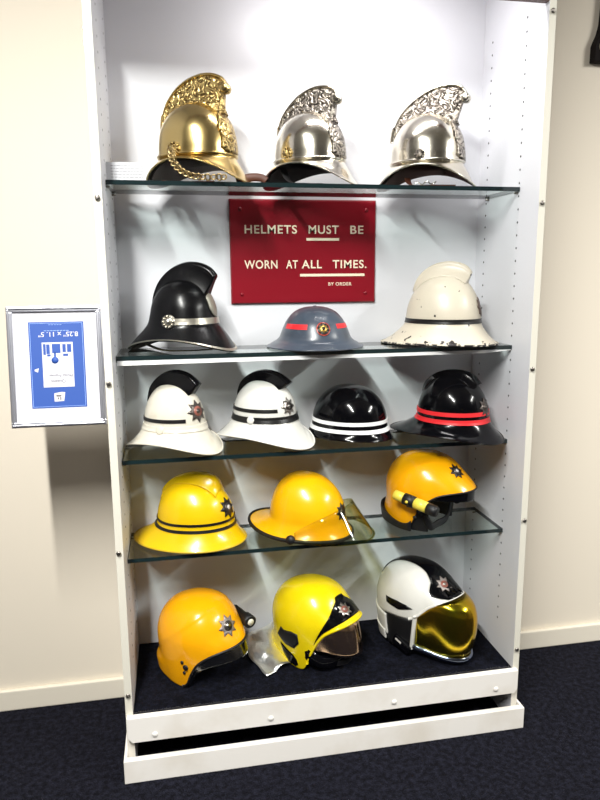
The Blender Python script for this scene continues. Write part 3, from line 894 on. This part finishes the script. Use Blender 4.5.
sh.edging('rim_bead', M['white'], t, .002)

# bk: round black, white bands
t = thing('black_helmet', 'low round black helmet with two white bands and no comb', 'helmet', (0.110, .240, Z[2]), RZ('bk', 25))
sh = brim_shell(.166, .052, .118, .120, .100, .138, .142, .115, rz=.012, df=-.006, db=-.006, ds=.0, top=.92)
sh.obj('shell', M['black'], M['lining'], t, .003)
sh.band('band', .065, .054, M['whiteband'], t, th=.0022)
sh.band('band', .042, .031, M['whiteband'], t, th=.0026)

# rd: black with red bands
t = thing('black_helmet', 'black fire helmet with wide brim and two red bands', 'helmet', (0.420, .180, Z[2]), RZ('rd', 24))
sh = brim_shell(.196, .064, .116, .106, .100, .164, .200, .134, rz=.020, df=-.020, db=-.006, ds=.004, top=.9)
sh.obj('shell', M['black'], M['lining'], t, .003)
comb('comb', sh, [(-.098, .130), (-.086, .166), (-.060, .192), (-.026, .206), (.010, .211), (.044, .208), (.070, .196), (.092, .172)], -3.2, 2.1, .034, .016, M['black'], t, bead=.0, power=1.5)
sh.band('band', .092, .080, M['redband'], t, th=.0022)
sh.band('band', .070, .056, M['redband'], t, th=.0024)
sh.star(t, -3, .104, .030, M['badgedark'], M['badgedark'])
sh.edging('rim_bead', M['black'], t, .002)

# y1: yellow with black bands
t = thing('yellow_helmet', 'yellow fire helmet with wide brim and two thin black bands', 'helmet', (-0.390, .228, Z[3]), RZ('y1', 24))
sh = brim_shell(.190, .064, .136, .100, .102, .170, .180, .134, rz=.018, df=-.010, db=-.012, ds=-.010, top=.84)
sh.obj('shell', M['yellow'], M['lining'], t, .003)
comb('comb', sh, [(-.090, .120), (-.080, .160), (-.052, .188), (-.014, .204), (.026, .209), (.062, .206), (.088, .192), (.099, .165)], -3.6, 2.5, .040, .019, M['yellow'], t, bead=.0, power=1.5)
sh.band('band', .080, .073, M['blackband'], t, th=.0022)
sh.band('band', .062, .054, M['blackband'], t, th=.0024)
sh.star(t, -9, .112, .032, M['badgeblack'], M['badgedark'], crest=M['badgewhite'])
sh.edging('rim_bead', mat('dull_yellow_edge', srgb(190, 160, 30), .5), t, .0025)

# y2: yellow with clear visor
t = thing('yellow_helmet', 'smooth golden helmet with black edging and clear flip visor', 'helmet', (-0.048, .21, Z[3]), RZ('y2', 24))
sh = brim_shell(.194, .062, .138, .100, .104, .160, .176, .126, rz=.022, df=-.012, db=.012, ds=-.006, top=.92)
sh.obj('shell', M['amber2'], M['lining'], t, .003)
sh.edging('black_edging', M['blackrubber'], t, .005, flat=(.0045, .0065))
C, sd, up, n = sh.frame(rad(-82), .022)
C = sh.P(rad(-84), sh.n - .25)
lathe('visor_knob', C + Vector((0, .004, .002)), (0, -1, .15), [(0, .014), (.008, .014), (.013, .010), (.014, 0)], M['blackrubber'], t, 18)
sh.star(t, -6, .086, .028, M['badgeblack'], M['badgedark'])
V = []; F = []
n_ = 48; m_ = 10
for i in range(n_ + 1):
    dg = -84 + 168 * i / n_
    c = math.cos(rad(dg)); 
    for j in range(m_ + 1):
        q = j / m_
        drop = max(0.0, c) ** .7
        r0x = .146 + .072 * q * drop; r0y = .120 + .034 * q * drop
        z = .022 + .092 * drop - (.098 * q) * drop
        V.append((r0x * c + .012, r0y * math.sin(rad(dg)), max(z, .004)))
for i in range(n_):
    for j in range(m_):
        a = i * (m_ + 1) + j; F.append((a, a + 1, a + m_ + 2, a + m_ + 1))
vis = mesh('visor', V, F, M['clear'], t)
md = vis.modifiers.new('thickness', 'SOLIDIFY'); md.thickness = .002; md.offset = 0
rimv = [Vector(V[i * (m_ + 1) + m_]) for i in range(6, n_ - 5)]
tube('visor_edge', rimv, .003, M['clearedge'], vis)

# ---- jet style helmets (open face, ears covered)
def jet(H, xf, xb, w, zr, flare=None, low=.9):
    K = [(H, 0, 0, 0)]
    c = H * .52
    for a in (16, 32, 48, 64, 78, 90):
        s = math.sin(rad(a)) ** .86; K.append((c + (H - c) * math.cos(rad(a)), xf * s, xb * s, w * s))
    for f in (.3, .6, .85, 1.0, 1.12):
        g = 1 - (1 - low) * f ** 1.6
        K.append((c * (1 - f), xf * g, xb * g, w * g))
    return Shell(K, zr, flare, nphi=128, ns=48)

def smooth(a, b, x):
    t = max(0., min(1., (x - a) / (b - a))); return t * t * (3 - 2 * t)

def dphi(ph): return abs((math.degrees(ph) + 180) % 360 - 180)

# y3: amber jet with torch
def fl3(v, ph, s, S):
    d = dphi(ph); z = v.z
    k = (1 - smooth(0, 62, d)) * (1 - smooth(.128, .20, z))
    r = Vector((v.x, v.y, 0)); r.normalize() if r.length > 0 else None
    kb = smooth(125, 170, d) * (1 - smooth(.03, .09, z))
    return v + r * (.040 * k + .014 * kb) + Vector((0, 0, -.004 * k))
t = thing('yellow_helmet', 'amber open-face helmet with yellow torch clamped to its side', 'helmet', (0.358, .21, Z[3]), RZ('y3', 26))
zr3 = {0: .142, 25: .138, 45: .128, 58: .114, 70: .092, 80: .060, 88: .025, 96: .012, 108: .010, 130: .018, 155: .034, 180: .040}
sh = jet(.236, .128, .134, .112, zr3, fl3)
sh.obj('shell', M['amber'], M['lining'], t, .004)
sh.edging('black_edging', M['blackrubber'], t, .0026)
sh.star(t, -9, .190, .027, M['badgeblack'], M['badgedark'], crest=M['badgewhite'])
# rubber nape skirt
nz = lambda d: sh.zrim_at(rad(d)) + .012
sh.patch('neck_guard', 88, 272, nz, lambda d: max(.002, sh.zrim_at(rad(d)) - .034), M['blackrubber'], t, scale=1.075, th=.006)
# inner face padding and chin cup
sh.patch('cheek_pad', -100, -62, .075, .004, M['blackrubber'], t, scale=.90, th=.014, np_=16)
sh.patch('cheek_pad', 62, 100, .075, .004, M['blackrubber'], t, scale=.90, th=.014, np_=16)
tube('chin_strap', cr([(.038, -.094, .06), (.058, -.082, .022), (.060, -.040, .018), (.060, .03, .018), (.045, .090, .06)], 24), .008, M['blackrubber'], t, flat=(.005, .013))
sh.patch('inner_visor', -60, 60, .142, .108, M['black'], t, scale=.93, th=.003)
lathe('visor_pivot', (.120, -.035, .108), (.35, -.9, 0), [(0, .012), (.006, .012), (.01, .008), (.011, 0)], M['black'], t, 16)
# torch lying along the side
a = Vector((-.040, -.135, .120)); b = Vector((.102, -.137, .094)); d = (b - a).normalized(); Lt = (b - a).length
tor = lathe('torch', a, d, [(0, .011), (.001, .015), (.03, .015), (.031, .014), (Lt * .5, .014), (Lt * .5 + .001, .0172), (Lt * .78, .0172), (Lt * .785, .012)], M['torchyellow'], t, 20)
lathe('torch_clamp', a + d * .034, d, [(0, .0152), (.001, .0182), (.036, .0182), (.037, .0152)], M['blackrubber'], tor, 20)
lathe('torch_head', a + d * (Lt * .785), d, [(0, .015), (.002, .0178), (.026, .0178), (.034, .0145), (.035, .008)], M['blackrubber'], tor, 20)
lathe('clamp_knob', a + d * .052 + Vector((0, -.017, 0)), (0, -1, 0), [(0, .0048), (.003, .0048), (.004, 0)], M['torchyellow'], tor, 12)
for dx, dz in ((.060, -.024), (.050, -.046)):
    q = Vector((-.03 + dx, 0, .092 + dz)); hit = sh.side_hit(q.x, q.z)
    lathe('bolt', hit, (0, -1, 0), [(0, .0058), (.003, .0058), (.004, 0)], M['blackrubber'], t, 12)
# clamp bracket between torch and shell
hit = sh.side_hit(0.014, .095)
bm = bmesh.new(); add_box(bm, (-.004, -.128, .084), (.032, hit.y + .004, .106), .003); from_bm('torch_bracket', bm, M['blackrubber'], tor)

# b1: amber jet on the floor, silver star
def fl1(v, ph, s, S):
    d = dphi(ph); z = v.z
    k = (1 - smooth(0, 65, d)) * (1 - smooth(.115, .175, z))
    kb = smooth(115, 165, d) * (1 - smooth(.04, .085, z))
    r = Vector((v.x, v.y, 0)); r.normalize() if r.length > 0 else None
    ridge = .0022 * smooth(-.006, .006, z - (.175 + .8 * v.x)) * smooth(0, .03, S.k[0][0] - z)
    return v + r * (.024 * k + .020 * kb + ridge)
t = thing('amber_helmet', 'orange-yellow open-face helmet with silver star, left on the carpet', 'helmet', (-0.374, .190, Z[4]), RZ('b1', 36))
zr1 = {0: .122, 25: .117, 42: .106, 54: .092, 64: .074, 72: .046, 79: .012, 86: .0, 104: .0, 130: .006, 155: .014, 180: .016}
sh = jet(.252, .124, .136, .118, zr1, fl1)
sh.obj('shell', M['amber'], M['lining'], t, .004)
sh.edging('black_edging', M['blackrubber'], t, .0028) if False else None
rr = [sh.P(rad(-88 + 176 * i / 60), sh.smax(rad(-88 + 176 * i / 60))) for i in range(61)]
tube('black_edging', [p + Vector((0, 0, .003)) for p in rr], .0038, M['blackrubber'], t)
sh.star(t, -11, .180, .034, M['badgemid'], M['badgedark'], crest=M['badge'])
sh.patch('visor', -80, 80, lambda d: sh.zrim_at(rad(d)) + .004, lambda d: sh.zrim_at(rad(d)) - .034 * math.cos(rad(d * .95)) - .003, M['darkvisor'], t, scale=.97, th=.003, push=lambda p, d, q: p + Vector((.016 * q * math.cos(rad(d)), 0, 0)))
for dx, dz, r in ((.036, .086, .0052), (.046, .070, .0088), (.040, .052, .0048)):
    hit = sh.side_hit(dx - .024, dz)
    lathe('visor_bolt', hit, (0, -1, 0), [(0, r), (.003, r), (.004, r * .6), (.0042, 0)], M['blackrubber'], t, 14)
# torch on the far front side
a = Vector((.092, .094, .152)); d = Vector((.85, -.45, .0)).normalized()
tor = lathe('torch', a, d, [(-.05, .012), (-.049, .016), (.02, .016), (.021, .0205), (.050, .0205), (.052, .017)], M['blackrubber'], t, 20)
lathe('torch_lens', a + d * .0525, d, [(-.001, .0105), (.0005, .0105), (.0008, 0)], M['lens'], tor, 16)
bm = bmesh.new(); add_box(bm, (.060, .085, .130), (.11, .105, .142), .003); from_bm('torch_bracket', bm, M['blackrubber'], tor)

# b2: lemon jet with bronze visor, black panels and foil neck cape
def fl2(v, ph, s, S):
    d = dphi(ph); z = v.z
    k = (1 - smooth(0, 60, d)) * (1 - smooth(.145, .205, z))
    kb = smooth(110, 165, d) * (1 - smooth(.03, .085, z))
    r = Vector((v.x, v.y, 0)); r.normalize() if r.length > 0 else None
    return v + r * (.046 * k + .014 * kb)
t = thing('yellow_helmet', 'lemon yellow jet-style helmet with bronze face shield and black peak panel', 'helmet', (-0.010, .205, Z[4]), RZ('b2', 36))
zr2 = {0: .164, 25: .155, 42: .134, 50: .114, 58: .084, 65: .050, 71: .014, 77: .0, 96: .002, 124: .020, 152: .044, 180: .05}
sh = jet(.256, .124, .150, .116, zr2, fl2)
sh.obj('shell', M['lemon'], M['lining'], t, .004)
rr = [sh.P(rad(-69 + 138 * i / 60), sh.smax(rad(-69 + 138 * i / 60))) for i in range(61)]
tube('peak_edge', rr, .0046, M['lemon'], t)
# black peak panel, draped from the front
pan = []
def on(d, z): return sh.P(rad(d), sh.s_of_z(z))
V = []; F = []; n_ = 48; m_ = 10
for i in range(n_ + 1):
    dg = -58 + 116 * i / n_; u = abs(dg) / 58
    zb = sh.zrim_at(rad(dg)) + .009; zt = zb + .003 + .052 * (1 - u) ** .75
    if u < .22: zt = zb + .003 + .052 * (1 - .22) ** .75 + .006
    for j in range(m_ + 1): V.append(sh.P(rad(dg), sh.s_of_z(zt + (zb - zt) * j / m_), .0014))
for i in range(n_):
    for j in range(m_):
        q = i * (m_ + 1) + j; F.append((q, q + 1, q + m_ + 2, q + m_ + 1))
o = mesh('peak_panel', V, F, M['black'], t)
md = o.modifiers.new('thickness', 'SOLIDIFY'); md.thickness = .0015; md.offset = 0
sh.star(t, -6, .190, .026, M['badge'], M['badgered2'], lift=.002)
side = dict(origin=(0, 0, 0), u=(1, 0, 0), v=(0, 0, 1), d=(0, 1, 0))
sh.drape('black_panel', [(-.072, .090), (-.052, .124), (-.040, .118), (-.026, .120), (-.008, .124), (.016, .121), (.020, .092), (.002, .070), (-.034, .072)], M['blackrubber'], t, **side)
sh.drape('black_panel', [(-.060, .066), (-.046, .063), (-.004, .044), (.008, .030), (.012, .014), (.002, .007), (-.024, .012), (-.046, .036)], M['black'], t, **side)
sh.patch('face_shield', -72, 72, lambda d: sh.zrim_at(rad(d)) + .006, lambda d: .056 + .02 * (abs(d) / 72) ** 2, M['bronze'], t, scale=.86, th=.003, push=lambda p, d, q: p + Vector((.030 * q * math.cos(rad(d)), -0.0, 0)))
tube('shield_frame', cr([(.034, -.096, .070), (.056, -.092, .046), (.092, -.068, .030), (.114, 0, .030), (.092, .068, .030), (.056, .092, .046), (.034, .096, .070)], 40), .012, M['black'], t, flat=(.011, .022))
sh.patch('neck_pad', -78, 78, .030, .014, M['blackrubber'], t, scale=.80, th=.01)
# foil neck cape, crumpled behind
V = []; F = []; n_ = 30; m_ = 12
for i in range(n_ + 1):
    dg = 150 + 112 * i / n_; far = smooth(170, 215, dg)
    for j in range(m_ + 1):
        q = j / m_
        p = sh.P(rad(dg), sh.smax(rad(dg)) - .05, -.004)
        r = Vector((p.x, p.y, 0)).normalized()
        w = math.sin(i * .9) * .006 * q + math.sin(i * .35 + j * .8) * .004 * q
        p = p + r * (.095 * q + w * .6) * (.15 + .85 * far) + Vector((0, 0, (.020 * q * (1 - q) * 4 - .028 * q) + w))
        p.z = max(p.z, .004)
        V.append(p)
for i in range(n_):
    for j in range(m_):
        q = i * (m_ + 1) + j; F.append((q, q + 1, q + m_ + 2, q + m_ + 1))
o = mesh('foil_neck_cape', V, F, M['foil'], t)
md = o.modifiers.new('thickness', 'SOLIDIFY'); md.thickness = .0012; md.offset = 0

# b3: white jet with gold visor
def fl4(v, ph, s, S):
    d = dphi(ph); z = v.z
    k = (1 - smooth(0, 55, d)) * (1 - smooth(.18, .24, z))
    r = Vector((v.x, v.y, 0)); r.normalize() if r.length > 0 else None
    return v + r * (.058 * k)
t = thing('white_helmet', 'white jet-style helmet with gold mirror visor and black crest stripe', 'helmet', (0.346, .212, Z[4]), RZ('b3', 36))
zr4 = {0: .206, 25: .198, 42: .180, 54: .156, 64: .138, 72: .130, 80: .128, 88: .126, 100: .123, 114: .118, 132: .110, 155: .100, 180: .098}
sh = jet(.280, .126, .158, .114, zr4, fl4, low=.86)
sh.obj('shell', M['white'], M['lining'], t, .004)
rr = [sh.P(rad(-72 + 144 * i / 60), sh.smax(rad(-72 + 144 * i / 60))) for i in range(61)]
tube('brow_edge', rr, .0045, M['white'], t)
# black crest stripe over the top, widening to the peak
st = [(-.148, .014), (-.06, .024), (0, .029), (.05, .036), (.074, .046), (.082, .064), (.094, .067), (.120, .052), (.144, .032), (.157, 0)]
poly = [(x, y) for x, y in st] + [(x, -y) for x, y in reversed(st[:-1])]
sh.drape('crest_stripe', poly, M['black'], t, (0, 0, .35), (1, 0, 0), (0, 1, 0), (0, 0, -1), sub=9, off=.0022)
sh.star(t, -8, .234, .029, M['badgemid'], M['badgered2'], crest=M['badge'], lift=.004)
sh.drape('vent_slot', [(-.056, .176), (-.050, .158), (.002, .152), (.050, .166), (.03, .174), (-.004, .178)], M['black'], t, **side)
# ear cover and comms box
sh.patch('ear_cover', -114, -64, .128, .010, M['blackrubber'], t, scale=.955, th=.01, np_=20)
sh.patch('ear_cover', 64, 114, .128, .010, M['blackrubber'], t, scale=.95, th=.01, np_=20)
bm = bmesh.new(); add_box(bm, (-.018, -.118, .020), (.050, -.098, .050), .006); bmesh.ops.rotate(bm, verts=bm.verts[:], cent=(.016, -.108, .035), matrix=Matrix.Rotation(rad(22), 3, 'Y'))
from_bm('ear_clip', bm, M['black'], t)
bm = bmesh.new(); add_box(bm, (-.008, -.1195, .038), (.016, -.1175, .044), .0005); bmesh.ops.rotate(bm, verts=bm.verts[:], cent=(.016, -.108, .035), matrix=Matrix.Rotation(rad(22), 3, 'Y'))
from_bm('ear_clip_mark', bm, M['badgewhite'], t)
# white nape piece
sh.patch('nape_guard', 110, 250, .112, lambda d: .020 + .018 * abs(d - 180) / 62, M['white'], t, scale=1.01, th=.006)
sh.patch('nape_guard_lip', 114, 246, .052, lambda d: .006 + .012 * abs(d - 180) / 62, M['white'], t, scale=1.04, th=.005)
# gold visor
def pv(p, dg, q):
    k = math.cos(rad(dg))
    return p + Vector((.030 * k * math.sin(PI * min(1, q * .62 + .15)), 0, 0))
sh.patch('gold_visor', -66, 66, lambda d: sh.zrim_at(rad(d)) + .004, lambda d: .022 + .020 * (abs(d) / 66) ** 2, M['goldvisor'], t, scale=.985, th=.003, push=pv, nz=20)
rimv = [pv(sh.P(rad(dg), sh.s_of_z(.022 + .020 * (abs(dg) / 66) ** 2)) * 1.0, dg, 1.0) for dg in range(-70, 71, 5)]
tube('visor_rim', [p * 1 + Vector((0.004, 0, -.006)) for p in rimv], .008, M['chrome'], t, flat=(.007, .010))
wp = [(sh.P(rad(-62 - 4 * (.14 - z) / .1), sh.s_of_z(z), .004)) for z in (.146, .12, .09, .06, .030)]
tube('visor_arm', cr(wp, 14), .006, M['white'], t, flat=(.006, .011))
wp = [(sh.P(rad(66), sh.s_of_z(z), .002)) for z in (.122, .10, .075, .05, .030)]
tube('visor_arm', cr(wp, 14), .006, M['white'], t, flat=(.006, .011))
sh.patch('face_padding', -80, 80, .06, .004, M['blackrubber'], t, scale=.84, th=.01)

# ================================================================== LIGHT
def area(name, loc, sx, sy, power, col=(1, 1, 1), rot=(0, 0, 0)):
    l = bpy.data.lights.new(name, 'AREA'); l.shape = 'RECTANGLE'; l.size = sx; l.size_y = sy; l.energy = power; l.color = col
    o = bpy.data.objects.new(name, l); COL.objects.link(o); o.location = loc; o.rotation_euler = rot
    return o
area('ceiling_tube', (-0.83, -1.70, 2.66), 0.05, 1.5, 150, (1, .985, .96))
area('ceiling_tube', (2.3, -1.70, 2.66), 0.05, 1.5, 130, (1, .985, .96))
area('cabinet_light', (0.14, 0.05, 2.21), 0.55, 0.04, 3.8, (1, .97, .97), (rad(25), 0, 0))
w = bpy.data.worlds.new('world'); SC.world = w; w.use_nodes = True
w.node_tree.nodes['Background'].inputs[0].default_value = (.9, .93, 1, 1)
w.node_tree.nodes['Background'].inputs[1].default_value = 0.2

# ================================================================== CAMERA
cd_ = bpy.data.cameras.new('camera'); cam = bpy.data.objects.new('camera', cd_); COL.objects.link(cam)
yaw, pitch, roll = 0.1869, -0.1847, -0.0076
fw = Vector((math.sin(yaw) * math.cos(pitch), math.cos(yaw) * math.cos(pitch), math.sin(pitch)))
r = Vector((math.cos(yaw), -math.sin(yaw), 0)); u = r.cross(fw)
r2 = r * math.cos(roll) + u * math.sin(roll); u2 = -r * math.sin(roll) + u * math.cos(roll)
mx = Matrix((r2, u2, -fw)).transposed().to_4x4(); mx.translation = Vector((-0.4211, -1.7372, 1.3954))
cam.matrix_world = mx
cd_.sensor_fit = 'VERTICAL'; cd_.sensor_height = 24; cd_.lens = 668.58 / 800 * 24
cd_.clip_start = 0.02
SC.camera = cam
SC.view_settings.view_transform = 'Standard'
SC.view_settings.look = 'None'
SC.view_settings.exposure = 0.2
SC.view_settings.gamma = 1
SC.view_settings.use_curve_mapping = False
SC.cycles.max_bounces = 14
SC.cycles.transparent_max_bounces = 24
SC.cycles.use_denoising = True
